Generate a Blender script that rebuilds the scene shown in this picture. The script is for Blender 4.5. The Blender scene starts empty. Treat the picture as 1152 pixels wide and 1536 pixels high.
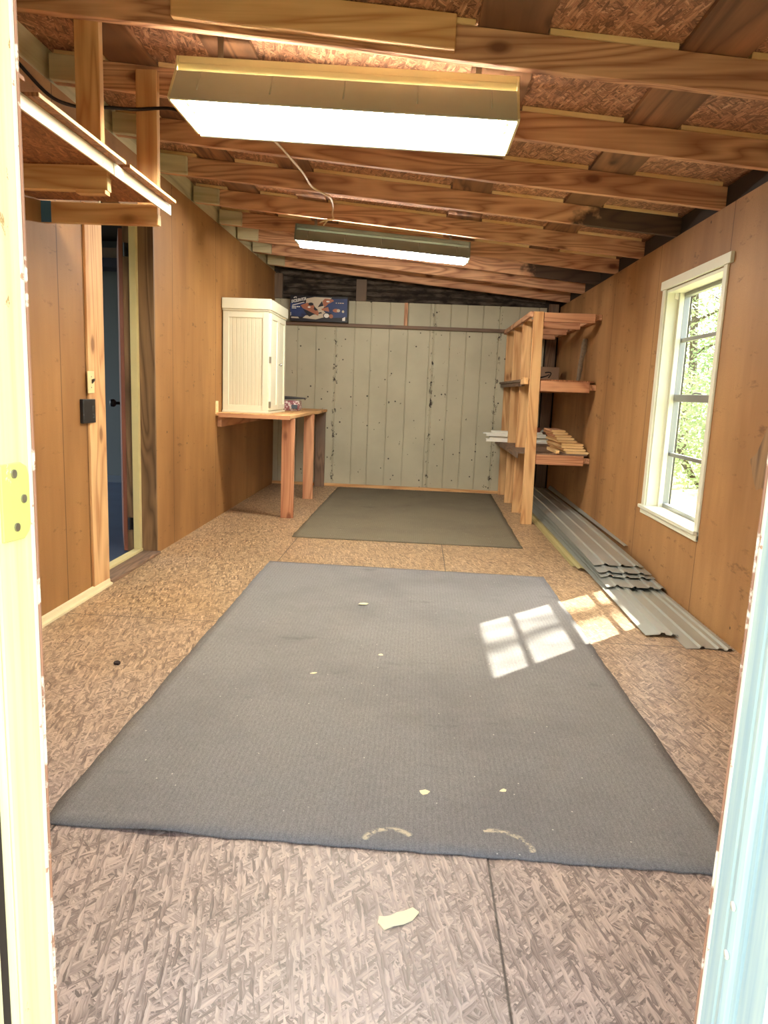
import bpy, bmesh, math, random
from mathutils import Vector, Matrix
random.seed(7)
C = bpy.context.scene.collection
W, L = 3.587, 9.265          # room width (x) and depth (y); floor z = 0; left wall x = 0
def zb(x): return 2.692 - 0.0885*x      # underside of the rafters (lean-to slope)

# ------------------------------------------------------------------ materials
class NT:
    def __init__(s, name):
        s.m = bpy.data.materials.new(name); s.m.use_nodes = True
        s.t = s.m.node_tree; s.b = s.t.nodes['Principled BSDF']; s.out = s.t.nodes['Material Output']
        s.tc = s.n('ShaderNodeTexCoord')
    def n(s, typ, **kw):
        d = s.t.nodes.new(typ)
        for k, v in kw.items(): setattr(d, k, v)
        return d
    def l(s, a, b): s.t.links.new(a, b)
    def val(s, v, sock):
        if isinstance(v, (int, float, tuple, list)): sock.default_value = v
        else: s.l(v, sock)
    def math(s, op, a, b=0.0, clamp=False):
        d = s.n('ShaderNodeMath', operation=op, use_clamp=clamp); s.val(a, d.inputs[0]); s.val(b, d.inputs[1]); return d.outputs[0]
    def mix(s, f, a, b, blend='MIX'):
        d = s.n('ShaderNodeMix', data_type='RGBA', blend_type=blend)
        s.val(f, d.inputs[0]); s.val(c4(a), d.inputs[6]); s.val(c4(b), d.inputs[7]); return d.outputs[2]
    def ramp(s, f, stops):
        d = s.n('ShaderNodeValToRGB'); s.l(f, d.inputs[0]); e = d.color_ramp.elements
        while len(e) < len(stops): e.new(0.5)
        for x, (p, c) in zip(e, stops): x.position = p; x.color = c4(c)
        return d.outputs[0]
    def mask(s, f, lo, hi):
        d = s.n('ShaderNodeMapRange'); s.l(f, d.inputs[0]); d.inputs[1].default_value = lo; d.inputs[2].default_value = hi; return d.outputs[0]
    def pos(s, rnd=True):
        g = s.tc.outputs['Object']
        if not rnd: return g
        oi = s.n('ShaderNodeObjectInfo'); v = s.n('ShaderNodeVectorMath', operation='MULTIPLY'); s.l(oi.outputs['Random'], v.inputs[0]); v.inputs[1].default_value = (37, 53, 71)
        a = s.n('ShaderNodeVectorMath', operation='ADD'); s.l(g, a.inputs[0]); s.l(v.outputs[0], a.inputs[1]); return a.outputs[0]
    def world(s): return s.n('ShaderNodeNewGeometry').outputs['Position']
    def map(s, v, scale=(1,1,1), rot=(0,0,0), loc=(0,0,0)):
        d = s.n('ShaderNodeMapping'); s.l(v, d.inputs[0]); d.inputs[1].default_value = loc; d.inputs[2].default_value = rot; d.inputs[3].default_value = scale; return d.outputs[0]
    def noise(s, v, scale, detail=4, rough=0.55, dist=0.0):
        d = s.n('ShaderNodeTexNoise'); s.l(v, d.inputs['Vector']); d.inputs['Scale'].default_value = scale; d.inputs['Detail'].default_value = detail
        d.inputs['Roughness'].default_value = rough; d.inputs['Distortion'].default_value = dist; return d.outputs['Fac']
    def voro(s, v, scale, feature='F1'):
        d = s.n('ShaderNodeTexVoronoi', feature=feature); s.l(v, d.inputs['Vector']); d.inputs['Scale'].default_value = scale; return d
    def bump(s, h, strength=0.3, dist=0.01):
        d = s.n('ShaderNodeBump'); s.l(h, d.inputs['Height']); d.inputs['Strength'].default_value = strength; d.inputs['Distance'].default_value = dist; s.l(d.outputs[0], s.b.inputs['Normal'])
    def fin(s, col, rough=0.6, metal=0.0, spec=0.4):
        s.val(c4(col) if isinstance(col, tuple) else col, s.b.inputs['Base Color']); s.val(rough, s.b.inputs['Roughness'])
        s.b.inputs['Metallic'].default_value = metal; s.b.inputs['Specular IOR Level'].default_value = spec; return s.m
def c4(c):
    if isinstance(c, tuple) and len(c) == 3: return (*c, 1)
    return c
def srgb(r, g, b):
    f = lambda u: (u/255/12.92) if u/255 <= 0.04045 else ((u/255+0.055)/1.055)**2.4
    return (f(r), f(g), f(b))

def wood(name, light, dark, axis, knots=True, stain=None, rough=0.65, freq=26, grey=None):
    k = NT(name); p = k.pos()
    sc = [5, 5, 5]; sc[axis] = 0.55
    v = k.map(p, tuple(sc))
    n1 = k.noise(v, 1.1, 2, 0.5, 0.6)
    rings = k.math('PINGPONG', k.math('MULTIPLY', n1, freq), 1.0)
    rings = k.math('POWER', rings, 1.7)
    fs = [90, 90, 90]; fs[axis] = 3
    fib = k.noise(k.map(p, tuple(fs)), 1.0, 3, 0.6)
    f = k.math('ADD', k.math('MULTIPLY', rings, 0.72), k.math('MULTIPLY', k.mask(fib, 0.3, 0.75), 0.28), True)
    col = k.mix(f, light, dark)
    col = k.mix(k.math('MULTIPLY', k.mask(k.noise(p, 1.3, 3), 0.42, 0.72), 0.35), col, dark)
    if knots:
        ks = [5.2, 5.2, 5.2]; ks[axis] = 2.6
        vd = k.voro(k.map(p, tuple(ks)), 1.0).outputs['Distance']
        col = k.mix(k.mask(vd, 0.16, 0.08), col, tuple(x*0.35 for x in dark))
        col = k.mix(k.math('MULTIPLY', k.mask(vd, 0.30, 0.14), 0.4), col, dark)
    if grey:
        col = k.mix(k.mask(k.noise(k.map(p, tuple(2 if i != axis else .5 for i in range(3))), 1.5, 4), 0.4, 0.6), col, grey)
    if stain:
        x0, x1 = stain; w = k.n('ShaderNodeSeparateXYZ'); k.l(k.world(), w.inputs[0])
        m = k.math('ADD', k.mask(w.outputs[0], x0, x1), k.math('MULTIPLY', k.math('SUBTRACT', k.noise(k.world(), 5, 4), 0.5), 1.4))
        col = k.mix(k.math('MULTIPLY', k.mask(m, 0.45, 0.6), 0.9), col, (0.016, 0.012, 0.01))
    k.bump(f, 0.18, 0.004)
    return k.fin(col, rough)

def osb(name, pal, scale=1.0, grey=None, spec=0.35, rough=0.6, seams=None, contrast=0.5):
    k = NT(name); p = k.tc.outputs['Object']; ly = []
    wob = k.n('ShaderNodeTexNoise'); k.l(p, wob.inputs['Vector']); wob.inputs['Scale'].default_value = 9*scale; wob.inputs['Detail'].default_value = 3
    wv = k.n('ShaderNodeVectorMath', operation='MULTIPLY_ADD'); k.l(wob.outputs['Color'], wv.inputs[0]); wv.inputs[1].default_value = (.022/scale, .022/scale, .022/scale); k.l(p, wv.inputs[2])
    for i, ang in enumerate((0.2, 1.35, -0.65, 2.15, 0.75, -0.2)):
        rot = k.map(wv.outputs[0], (1, 1, 1), (0, 0, ang), (i*3.1, i*5.7, i*.37))
        vo = k.voro(k.map(rot, (62*scale, 9.5*scale, 3*scale)), 1.0); sp = k.n('ShaderNodeSeparateColor'); k.l(vo.outputs['Color'], sp.inputs[0])
        fib = k.noise(k.map(rot, (260*scale, 12*scale, 20)), 1.0, 2, 0.6)
        tone = k.math('ADD', k.math('MULTIPLY', sp.outputs[0], 0.72), k.math('MULTIPLY', k.math('SUBTRACT', fib, 0.5), 0.9), True)
        ly.append((k.ramp(tone, pal), vo.outputs['Distance'], sp.outputs[1]))
    c = ly[0][0]; h = ly[0][1]
    for i in range(1, 6):
        sel = k.mask(ly[i][2], 0.55, 0.57)
        c = k.mix(sel, c, ly[i][0])
        hm = k.n('ShaderNodeMix'); k.l(sel, hm.inputs[0]); k.l(h, hm.inputs[2]); k.l(ly[i][1], hm.inputs[3]); h = hm.outputs[0]
    dk = tuple(x*0.4 for x in pal[0][1])
    c = k.mix(k.math('MULTIPLY', k.mask(h, 0.45, 0.9), contrast), c, dk)
    dirt = k.mask(k.noise(p, 1.1, 5, 0.65), 0.48, 0.75)
    c = k.mix(k.math('MULTIPLY', dirt, 0.35), c, tuple(x*0.6 for x in pal[1][1]))
    if grey:  # greyer towards the doorway: cool skylight put into the colour, along with wear
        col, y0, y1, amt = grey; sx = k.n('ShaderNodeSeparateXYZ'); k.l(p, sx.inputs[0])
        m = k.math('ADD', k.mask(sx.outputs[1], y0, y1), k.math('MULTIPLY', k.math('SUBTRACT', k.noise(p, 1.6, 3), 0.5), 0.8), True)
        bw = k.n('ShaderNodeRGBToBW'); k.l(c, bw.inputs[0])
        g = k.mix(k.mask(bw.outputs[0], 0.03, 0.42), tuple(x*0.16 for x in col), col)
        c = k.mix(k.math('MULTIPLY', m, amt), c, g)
    if seams:
        sx = k.n('ShaderNodeSeparateXYZ'); k.l(p, sx.inputs[0])
        for ax, v0 in seams:
            ds = k.math('ABSOLUTE', k.math('SUBTRACT', sx.outputs[ax], v0))
            c = k.mix(k.mask(ds, 0.005, 0.0015), c, (0.05, 0.035, 0.025))
    k.bump(h, 0.25, 0.004)
    return k.fin(c, rough, 0, spec)

def plain(name, col, rough=0.5, metal=0.0, var=0.12, vs=6.0, spec=0.4, wear=None, bumps=0.0):
    k = NT(name); n = k.noise(k.pos(), vs, 5, 0.6)
    c = k.mix(k.math('MULTIPLY', k.mask(n, 0.35, 0.7), var*2, True), col, tuple(x*0.62 for x in col))
    if wear:
        wc, lo, hi, ws = wear
        c = k.mix(k.mask(k.noise(k.pos(), ws, 5, 0.65), lo, hi), c, wc)
    if bumps: k.bump(n, bumps, 0.004)
    return k.fin(c, rough, metal, spec)

def panelboard(name, base, dark, joints, axis=1):
    k = NT(name); p = k.tc.outputs['Object']; sx = k.n('ShaderNodeSeparateXYZ'); k.l(p, sx.inputs[0])
    fine = k.noise(p, 170, 3, 0.7)
    st = k.noise(k.map(p, (1.2, 1.2, 0.22) if axis else (1.2, 1.2, .22)), 2.4, 4, 0.6)
    cl = k.noise(p, 0.9, 3, 0.5)
    c = k.mix(k.math('MULTIPLY', k.mask(st, 0.36, 0.66), 0.8), base, dark)
    c = k.mix(k.math('MULTIPLY', k.mask(cl, 0.45, 0.7), 0.35), c, tuple(x*0.8 for x in dark))
    c = k.mix(k.math('MULTIPLY', k.mask(fine, 0.4, 0.75), 0.55), c, tuple(x*0.55 for x in base))
    spk = k.voro(k.map(p, (1, 1.0, 0.9)), 5.5).outputs['Distance']
    c = k.mix(k.mask(spk, 0.055, 0.03), c, (0.06, 0.03, 0.015))
    smear = k.mask(k.noise(k.map(p, (3, 3, 9)), 1.7, 6, 0.7), 0.60, 0.70)
    c = k.mix(k.math('MULTIPLY', smear, 0.6), c, tuple(x*0.35 for x in dark))
    for j in joints:
        ds = k.math('ABSOLUTE', k.math('SUBTRACT', sx.outputs[axis], j))
        c = k.mix(k.math('MULTIPLY', k.mask(ds, 0.006, 0.002), 0.75), c, tuple(x*0.3 for x in dark))
    k.bump(fine, 0.08, 0.003)
    return k.fin(c, 0.62, 0, 0.3)

M = {}
PINE = dict(light=srgb(226,150,92), dark=srgb(160,84,46))
for ax, nm in enumerate('xyz'):
    M['raf'+nm] = wood('rafter_pine_'+nm, srgb(230,182,140), srgb(150,96,68), ax)
    M['gold'+nm] = wood('golden_pine_'+nm, srgb(232,190,134), srgb(182,126,76), ax, freq=14)
    M['red'+nm] = wood('red_pine_'+nm, srgb(216,162,120), srgb(162,104,72), ax, freq=14)
    M['old'+nm] = wood('old_grey_wood_'+nm, srgb(150,118,92), srgb(88,66,52), ax, grey=srgb(122,104,88))
    M['pale'+nm] = wood('pale_treated_wood_'+nm, srgb(222,214,176), srgb(166,154,118), ax, knots=True, freq=6)
    M['straw'+nm] = wood('straw_wood_'+nm, srgb(246,220,166), srgb(214,176,118), ax, knots=False, freq=6)
M['raf_st'] = wood('water_stained_rafter', srgb(228,180,138), srgb(150,96,68), 0, stain=(2.55, 3.3))
M['roofboard'] = wood('brown_roof_board', srgb(176,124,86), srgb(84,54,36), 1, freq=12, grey=srgb(120,86,60))
M['rafdark'] = wood('dim_brown_rafter', srgb(176,112,76), srgb(96,52,34), 0)
M['dark_oak'] = wood('brown_door_jamb_wood', srgb(146,114,80), srgb(84,62,42), 2, knots=False, freq=18)
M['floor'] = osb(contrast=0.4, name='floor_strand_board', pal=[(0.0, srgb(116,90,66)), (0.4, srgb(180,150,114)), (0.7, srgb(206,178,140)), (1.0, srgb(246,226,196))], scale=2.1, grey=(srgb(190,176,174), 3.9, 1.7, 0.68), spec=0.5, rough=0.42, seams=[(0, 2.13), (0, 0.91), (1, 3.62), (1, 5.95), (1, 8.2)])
M['deck'] = osb('roof_strand_board', [(0.0, srgb(116,80,60)), (0.4, srgb(182,130,98)), (0.72, srgb(212,164,126)), (1.0, srgb(252,226,190))], 1.5, rough=0.55)
M['shelfosb'] = osb('shelf_strand_board', [(0.0, srgb(130,82,52)), (0.4, srgb(160,104,68)), (0.7, srgb(180,122,82)), (1.0, srgb(206,150,104))], 1.5)
M['wallL'] = panelboard('left_wall_hardboard', srgb(174,128,76), srgb(136,92,50), [1.3, 2.49, 3.72, 4.0, 5.45, 6.6, 7.85])
M['wallR'] = panelboard('right_wall_hardboard', srgb(182,138,90), srgb(136,94,56), [0.7, 1.9, 3.1, 4.28, 5.5, 6.7, 7.9])
M['straw_trim'] = plain('cream_painted_trim', srgb(232,218,176), 0.5, var=0.08)
M['yellowtrim'] = plain('yellow_cream_trim', srgb(226,210,152), 0.5, var=0.1)
def mk_jamb(name, base, tint, chip, lo, hi):
    k = NT(name); p = k.tc.outputs['Object']
    st = k.noise(k.map(p, (60, 60, 1.6)), 1.0, 4, 0.6)
    c = k.mix(k.math('MULTIPLY', k.mask(st, 0.4, 0.68), 0.8), base, tint)
    big = k.noise(k.map(p, (6, 6, 1.4)), 1.3, 3)
    ch = k.math('ADD', k.noise(k.map(p, (34, 34, 20)), 1.0, 5, 0.7), k.math('MULTIPLY', k.mask(big, 0.45, 0.75), 0.22))
    c = k.mix(k.mask(ch, lo, hi), c, chip)
    k.bump(st, 0.15, 0.002); return k.fin(c, 0.45)
M['jambL'] = mk_jamb('cream_yellow_door_paint', srgb(232,222,178), srgb(220,204,146), srgb(176,140,84), 0.80, 0.84)
M['hinge'] = plain('painted_hinge_leaf', srgb(206,208,124), 0.4, var=0.1, wear=(srgb(235,235,215), 0.64, 0.7, 30))
M['screw'] = plain('steel_screw', srgb(160,155,140), 0.35, 0.8)
M['jambR'] = mk_jamb('pale_blue_door_paint', srgb(192,208,202), srgb(146,176,190), srgb(200,160,130), 0.86, 0.90)
M['jambedge'] = plain('worn_paint_edge', srgb(240,225,205), 0.6, wear=(srgb(186,140,112), 0.64, 0.67, 40))
M['rustedge'] = plain('chipped_brown_edge', srgb(164,120,96), 0.7, wear=(srgb(236,224,206), 0.55, 0.6, 14))
M['white'] = plain('white_paint', srgb(240,238,226), 0.4, var=0.04)
M['winpaint'] = plain('window_white_paint', srgb(228,228,206), 0.45, var=0.06)
M['alu'] = plain('grey_aluminium', srgb(150,150,146), 0.4, 0.6)
M['cab'] = plain('cabinet_cream_white', srgb(230,228,204), 0.45, var=0.03)
M['cabbead'] = None
M['fixcream'] = plain('cream_enamel_steel', srgb(226,212,164), 0.35, var=0.06)
M['reflector'] = plain('fixture_enamel', srgb(196,194,172), 0.4, var=0.08)
M['fixgreen'] = plain('grey_green_enamel', srgb(104,112,100), 0.4, var=0.1)
M['black'] = plain('black_plastic', srgb(34,32,34), 0.35)
M['ivory'] = plain('ivory_plastic', srgb(232,214,160), 0.35, var=0.03)
M['cord'] = plain('cream_cable', srgb(206,170,124), 0.5)
M['copper'] = plain('bare_copper', srgb(214,150,70), 0.35, 0.8)
M['chrome'] = plain('chrome', srgb(190,190,190), 0.2, 1.0)
M['blue'] = plain('blue_marking_paint', srgb(70,112,144), 0.6, wear=(srgb(140,92,60), 0.6, 0.7, 12))
M['strip'] = plain('white_metal_edge', srgb(226,212,182), 0.4, var=0.08, wear=(srgb(170,150,120), 0.68, 0.72, 20))
M['reddoor'] = plain('red_brown_door_edge', srgb(128,72,52), 0.5, var=0.15)
M['greywall'] = plain('grey_room_wall', srgb(90,95,94), 0.7, var=0.04)
M['bluefloor'] = plain('blue_grey_floor', srgb(84,98,122), 0.35, var=0.5, vs=2.5, spec=0.6)
M['navy'] = plain('dark_navy', srgb(40,40,58), 0.6)
M['greyboard'] = plain('grey_skirting', srgb(84,92,100), 0.6)
M['darkbeam'] = plain('dark_beam', srgb(48,38,32), 0.8)
M['cardboard'] = plain('brown_cardboard', srgb(150,122,98), 0.75, var=0.06)
M['bark'] = plain('grey_bark', srgb(150,132,110), 0.85, var=0.5, vs=25, bumps=0.8)
M['exterior'] = plain('outside_siding_paint', srgb(206,206,190), 0.7)
M['leafA'] = plain('leaf_green', srgb(122,148,86), 0.5, var=0.35, vs=1.2)
M['leafB'] = plain('leaf_yellow_green', srgb(158,170,112), 0.5, var=0.35, vs=1.2)
for _n in ('leafA', 'leafB'):
    _t = M[_n].node_tree; _b = _t.nodes['Principled BSDF']; _tr = _t.nodes.new('ShaderNodeBsdfTranslucent'); _mx = _t.nodes.new('ShaderNodeMixShader'); _mx.inputs[0].default_value = .5
    _t.links.new(_b.inputs['Base Color'].links[0].from_socket, _tr.inputs[0]); _t.links.new(_b.outputs[0], _mx.inputs[1]); _t.links.new(_tr.outputs[0], _mx.inputs[2]); _t.links.new(_mx.outputs[0], _t.nodes['Material Output'].inputs[0])
M['trunk'] = plain('tree_bark', srgb(96,80,64), 0.9, var=0.3, vs=10)
M['scrap'] = plain('cream_paint_flake', srgb(250,240,200), 0.7, var=0.02)
M['coal'] = plain('black_scrap', srgb(40,28,24), 0.8)
M['wrap'] = plain('printed_wrapper', srgb(150,90,96), 0.35, var=0.3, vs=24, wear=(srgb(216,204,196), 0.5, 0.54, 34))
M['ink'] = plain('black_ink', srgb(22,18,18), 0.6)
M['boxblue'] = plain('printed_blue', srgb(40,60,112), 0.4, var=0.3, vs=9, wear=(srgb(22,24,44), 0.5, 0.7, 5))
M['boxblack'] = plain('printed_black', srgb(24,24,34), 0.4)
M['boxbeige'] = plain('printed_beige', srgb(206,192,168), 0.4, var=0.12)
M['boxrust'] = plain('printed_rust', srgb(176,108,78), 0.4, var=0.2, vs=14)
M['boxwhite'] = plain('printed_white', srgb(240,238,232), 0.4)
M['soil'] = plain('grass_ground', srgb(164,164,112), 0.9, var=0.5, vs=2.5, wear=(srgb(190,176,130), 0.5, 0.62, 6))

def mk_metal(name, col, rough=0.32):
    k = NT(name); n = k.noise(k.pos(), 7, 4)
    return k.fin(k.mix(k.math('MULTIPLY', n, 0.25), col, tuple(x*0.6 for x in col)), rough, 0.5, 0.5)
M['sheet'] = mk_metal('galvanised_grey_sheet', srgb(188,192,184), 0.34)
M['sheetcream'] = mk_metal('cream_sheet_metal', srgb(206,196,140), 0.4)
def mk_carpet(name, base, light, marks=False):
    k = NT(name); p = k.tc.outputs['Object']
    rib = k.math('PINGPONG', k.math('MULTIPLY', sepx(k, p, 0), 110), 1.0)
    fz = k.noise(p, 320, 2, 0.7); fb = k.noise(k.map(p, (220, 30, 1)), 1.0, 3)
    cl = k.noise(p, 1.6, 4, 0.6)
    f = k.math('ADD', k.math('MULTIPLY', fz, 0.72), k.math('ADD', k.math('MULTIPLY', rib, 0.05), k.math('MULTIPLY', fb, 0.25)))
    c = k.mix(k.mask(f, 0.28, 0.82), base, light)
    c = k.mix(k.math('MULTIPLY', k.mask(cl, 0.45, 0.72), 0.28), c, tuple(x*0.6 for x in base))
    c = k.mix(k.math('MULTIPLY', k.mask(k.noise(k.map(p, (.7, 1.6, 1)), 2.6, 5, .65), 0.62, 0.72), 0.4), c, tuple(x*0.5 for x in base))
    sp = k.voro(p, 15).outputs['Distance']; c = k.mix(k.mask(sp, 0.05, 0.03), c, srgb(206,200,190))
    if marks:
        for (cx, cy, r, a0, a1) in marks:      # chalky arcs and scuffs rubbed into the pile
            sx = k.n('ShaderNodeSeparateXYZ'); k.l(p, sx.inputs[0])
            dx = k.math('SUBTRACT', sx.outputs[0], cx); dy = k.math('SUBTRACT', sx.outputs[1], cy)
            d = k.math('ABSOLUTE', k.math('SUBTRACT', k.math('SQRT', k.math('ADD', k.math('MULTIPLY', dx, dx), k.math('MULTIPLY', dy, dy))), r))
            ang = k.math('ARCTAN2', dy, dx)
            w = k.math('MULTIPLY', k.math('GREATER_THAN', ang, a0), k.math('LESS_THAN', ang, a1))
            m = k.math('MULTIPLY', k.math('MULTIPLY', k.mask(d, 0.012, 0.004), w), k.mask(k.noise(p, 60, 3, .7), 0.42, 0.58))
            c = k.mix(k.math('MULTIPLY', m, 0.75), c, srgb(226,212,180))
    k.bump(fz, 0.5, 0.004)
    return k.fin(c, 0.95, 0, 0.15)
def sepx(k, p, i):
    s = k.n('ShaderNodeSeparateXYZ'); k.l(p, s.inputs[0]); return s.outputs[i]
M['rug1'] = mk_carpet('grey_ribbed_carpet', srgb(100,99,99), srgb(164,161,159), [(1.86, 1.80, 0.075, 0.7, 2.9), (2.16, 1.80, 0.10, 0.1, 1.9)])
M['rug2'] = mk_carpet('olive_grey_carpet', srgb(90,84,70), srgb(142,132,110))
def mk_siding():
    k = NT('grey_green_siding_paint'); p = k.tc.outputs['Object']
    c = k.mix(k.math('MULTIPLY', k.mask(k.noise(p, 2.2, 4), 0.4, 0.7), 0.5), srgb(194,188,162), srgb(166,160,136))
    ch = k.mask(k.noise(k.map(p, (9, 1, 6)), 1.3, 5, 0.7), 0.665, 0.69)
    c = k.mix(ch, c, (0.03, 0.022, 0.015))
    sp = k.voro(k.map(p, (1, 1, 1)), 8).outputs['Distance']; c = k.mix(k.mask(sp, 0.10, 0.07), c, (0.06, 0.05, 0.04))
    X = sepx(k, p, 0)
    for s in (0.79, 2.03, 2.85):        # dirt gathered along the sheet joints
        d = k.math('ABSOLUTE', k.math('SUBTRACT', X, s))
        m = k.math('MULTIPLY', k.mask(d, 0.04, 0.01), k.mask(k.noise(k.map(p, (14, 1, 8)), 1.6, 5, .7), 0.56, 0.60))
        c = k.mix(m, c, (0.035, 0.025, 0.02))
    return k.fin(c, 0.6)
M['siding'] = mk_siding()
def mk_foil():
    k = NT('dark_wrinkled_foil'); p = k.tc.outputs['Object']
    v = k.map(p, (1.2, 1, 9)); n = k.noise(v, 2.5, 5, 0.65, 0.4)
    w = k.math('PINGPONG', k.math('ADD', k.math('MULTIPLY', sepx(k, p, 2), 28), k.math('MULTIPLY', n, 4.5)), 1.0)
    c = k.mix(w, srgb(50,43,38), srgb(120,108,96)); c = k.mix(k.mask(k.noise(k.map(p, (3, 1, 5)), 2.0, 4), .45, .65), c, srgb(52,44,40)); k.bump(w, 0.8, 0.02)
    return k.fin(c, 0.45, 0.3)
M['foil'] = mk_foil()
def mk_bead():
    k = NT('beadboard_cream'); p = k.tc.outputs['Object']
    r = k.math('PINGPONG', k.math('MULTIPLY', k.math('ADD', sepx(k, p, 0), sepx(k, p, 1)), 55), 1.0)
    k.bump(k.mask(r, 0.0, 0.25), 0.5, 0.004); return k.fin(srgb(222,218,192), 0.45)
M['cabbead'] = mk_bead()
def mk_emit(name, col, s):
    k = NT(name); k.b.inputs['Base Color'].default_value = c4(col); k.b.inputs['Emission Color'].default_value = c4(col); k.b.inputs['Emission Strength'].default_value = s; return k.m
M['tube'] = mk_emit('glowing_tube', (1.0, 0.93, 0.80), 60)
M['tube2'] = mk_emit('glowing_tube_dimmer', (1.0, 0.94, 0.84), 105)
def mk_glass():
    m = bpy.data.materials.new('window_glass'); m.use_nodes = True; t = m.node_tree; t.nodes.remove(t.nodes['Principled BSDF'])
    tr = t.nodes.new('ShaderNodeBsdfTransparent'); gl = t.nodes.new('ShaderNodeBsdfGlossy'); fr = t.nodes.new('ShaderNodeFresnel'); mx = t.nodes.new('ShaderNodeMixShader')
    tr.inputs[0].default_value = (.96,.98,.97,1); gl.inputs['Roughness'].default_value = 0.03; fr.inputs[0].default_value = 1.45
    mx.inputs[0].default_value = 0.06; t.links.new(tr.outputs[0], mx.inputs[1]); t.links.new(gl.outputs[0], mx.inputs[2])
    t.links.new(mx.outputs[0], t.nodes['Material Output'].inputs[0]); return m
M['glass'] = mk_glass()

# ------------------------------------------------------------------ geometry
class MB:
    def __init__(s): s.v = []; s.f = []; s.smooth = False
    def add(s, vs, fs):
        o = len(s.v); s.v += [tuple(v) for v in vs]; s.f += [tuple(i+o for i in f) for f in fs]; return s
    def hexa(s, p):      # p[0..3] bottom loop, p[4..7] top loop
        return s.add(p, [(3,2,1,0), (4,5,6,7), (0,1,5,4), (1,2,6,5), (2,3,7,6), (3,0,4,7)])
    def box(s, x0, x1, y0, y1, z0, z1):
        return s.hexa([(x0,y0,z0),(x1,y0,z0),(x1,y1,z0),(x0,y1,z0),(x0,y0,z1),(x1,y0,z1),(x1,y1,z1),(x0,y1,z1)])
    def slope(s, x0, x1, y0, y1, zl, h):      # box along x whose underside follows zl(x)
        a, b = zl(x0), zl(x1)
        return s.hexa([(x0,y0,a),(x1,y0,b),(x1,y1,b),(x0,y1,a),(x0,y0,a+h),(x1,y0,b+h),(x1,y1,b+h),(x0,y1,a+h)])
    def prism(s, prof, axis, a, b, tf=None):      # prof: list of 2D points in the other two axes, extruded along axis
        n = len(prof); vs = []
        for t in (a, b):
            for (u, w) in prof:
                v = [0,0,0]; o = [i for i in range(3) if i != axis]; v[axis] = t; v[o[0]] = u; v[o[1]] = w; vs.append(tf(v) if tf else v)
        return s.add(vs, [tuple(range(n))[::-1], tuple(range(n, 2*n))] + [(i, (i+1) % n, n+(i+1) % n, n+i) for i in range(n)])
    def tube(s, pts, r, seg=10, cap=True):
        pts = [Vector(p) for p in pts]; rings = []; up = None
        for i, p in enumerate(pts):
            d = (pts[min(i+1, len(pts)-1)] - pts[max(i-1, 0)]).normalized()
            if up is None: up = d.orthogonal().normalized()
            up = (up - d*up.dot(d)).normalized(); sd = d.cross(up)
            rr = r[i] if isinstance(r, (list, tuple)) else r
            rings.append([p + (up*math.cos(2*math.pi*k/seg) + sd*math.sin(2*math.pi*k/seg))*rr for k in range(seg)])
        vs = [v for g in rings for v in g]; fs = []
        for i in range(len(rings)-1):
            for k in range(seg): fs.append((i*seg+k, i*seg+(k+1) % seg, (i+1)*seg+(k+1) % seg, (i+1)*seg+k))
        if cap: fs += [tuple(range(seg))[::-1], tuple(range(len(vs)-seg, len(vs)))]
        s.smooth = True; return s.add(vs, fs)
    def beam(s, p0, p1, w, h, up=(0,0,1)):
        p0, p1 = Vector(p0), Vector(p1); d = (p1-p0).normalized(); sd = d.cross(Vector(up)).normalized(); u = sd.cross(d)
        q = []
        for p in (p0, p1):
            q.append([p-sd*w/2-u*h/2, p+sd*w/2-u*h/2, p+sd*w/2+u*h/2, p-sd*w/2+u*h/2])
        return s.add(q[0]+q[1], [(3,2,1,0),(4,5,6,7),(0,1,5,4),(1,2,6,5),(2,3,7,6),(3,0,4,7)])

def wloc(o):
    v = Vector((0,0,0))
    while o: v += o.location; o = o.parent
    return v
def obj(name, mb, mat, parent=None, loc=None, bev=0.0, kind=None):
    base = wloc(parent) if parent else Vector(loc or (0,0,0))
    me = bpy.data.meshes.new(name); me.from_pydata([tuple(Vector(v)-base) for v in mb.v], [], mb.f)
    bm = bmesh.new(); bm.from_mesh(me); bmesh.ops.recalc_face_normals(bm, faces=bm.faces); bm.to_mesh(me); bm.free()
    if mb.smooth:
        for p in me.polygons: p.use_smooth = True
    me.materials.append(M[mat] if isinstance(mat, str) else mat)
    o = bpy.data.objects.new(name, me); C.objects.link(o)
    if parent: o.parent = parent
    else: o.location = base
    if bev:
        m = o.modifiers.new('edge', 'BEVEL'); m.width = bev; m.segments = 2; m.limit_method = 'ANGLE'
    if kind: o['kind'] = kind
    return o
def tag(o, label, cat, group=None, kind=None):
    o['label'] = label; o['category'] = cat
    if group: o['group'] = group
    if kind: o['kind'] = kind
    return o
def thing(name, label, cat, loc, group=None):
    o = bpy.data.objects.new(name, None); C.objects.link(o); o.location = loc; o.empty_display_size = .1
    return tag(o, label, cat, group)
def setting(name, loc):
    o = bpy.data.objects.new(name, None); C.objects.link(o); o.location = loc; o['kind'] = 'structure'; return o
def struct(name, mb, mat, parent=None, bev=0.0, loc=None): return obj(name, mb, mat, parent, loc=loc, bev=bev, kind=None if parent else 'structure')
def B(*a): return MB().box(*a)

# ------------------------------------------------------------------ the room shell
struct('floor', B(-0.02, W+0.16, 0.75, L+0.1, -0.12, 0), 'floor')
# left wall with a doorway (y 4.22..5.07)
m = MB(); m.box(-0.11, 0, 0.9, 4.22, 0, 2.68); m.box(-0.11, 0, 5.07, L+0.1, 0, 2.68); m.box(-0.11, 0, 4.22, 5.07, 2.32, 2.68)
struct('wall_left', m, 'wallL')
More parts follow.
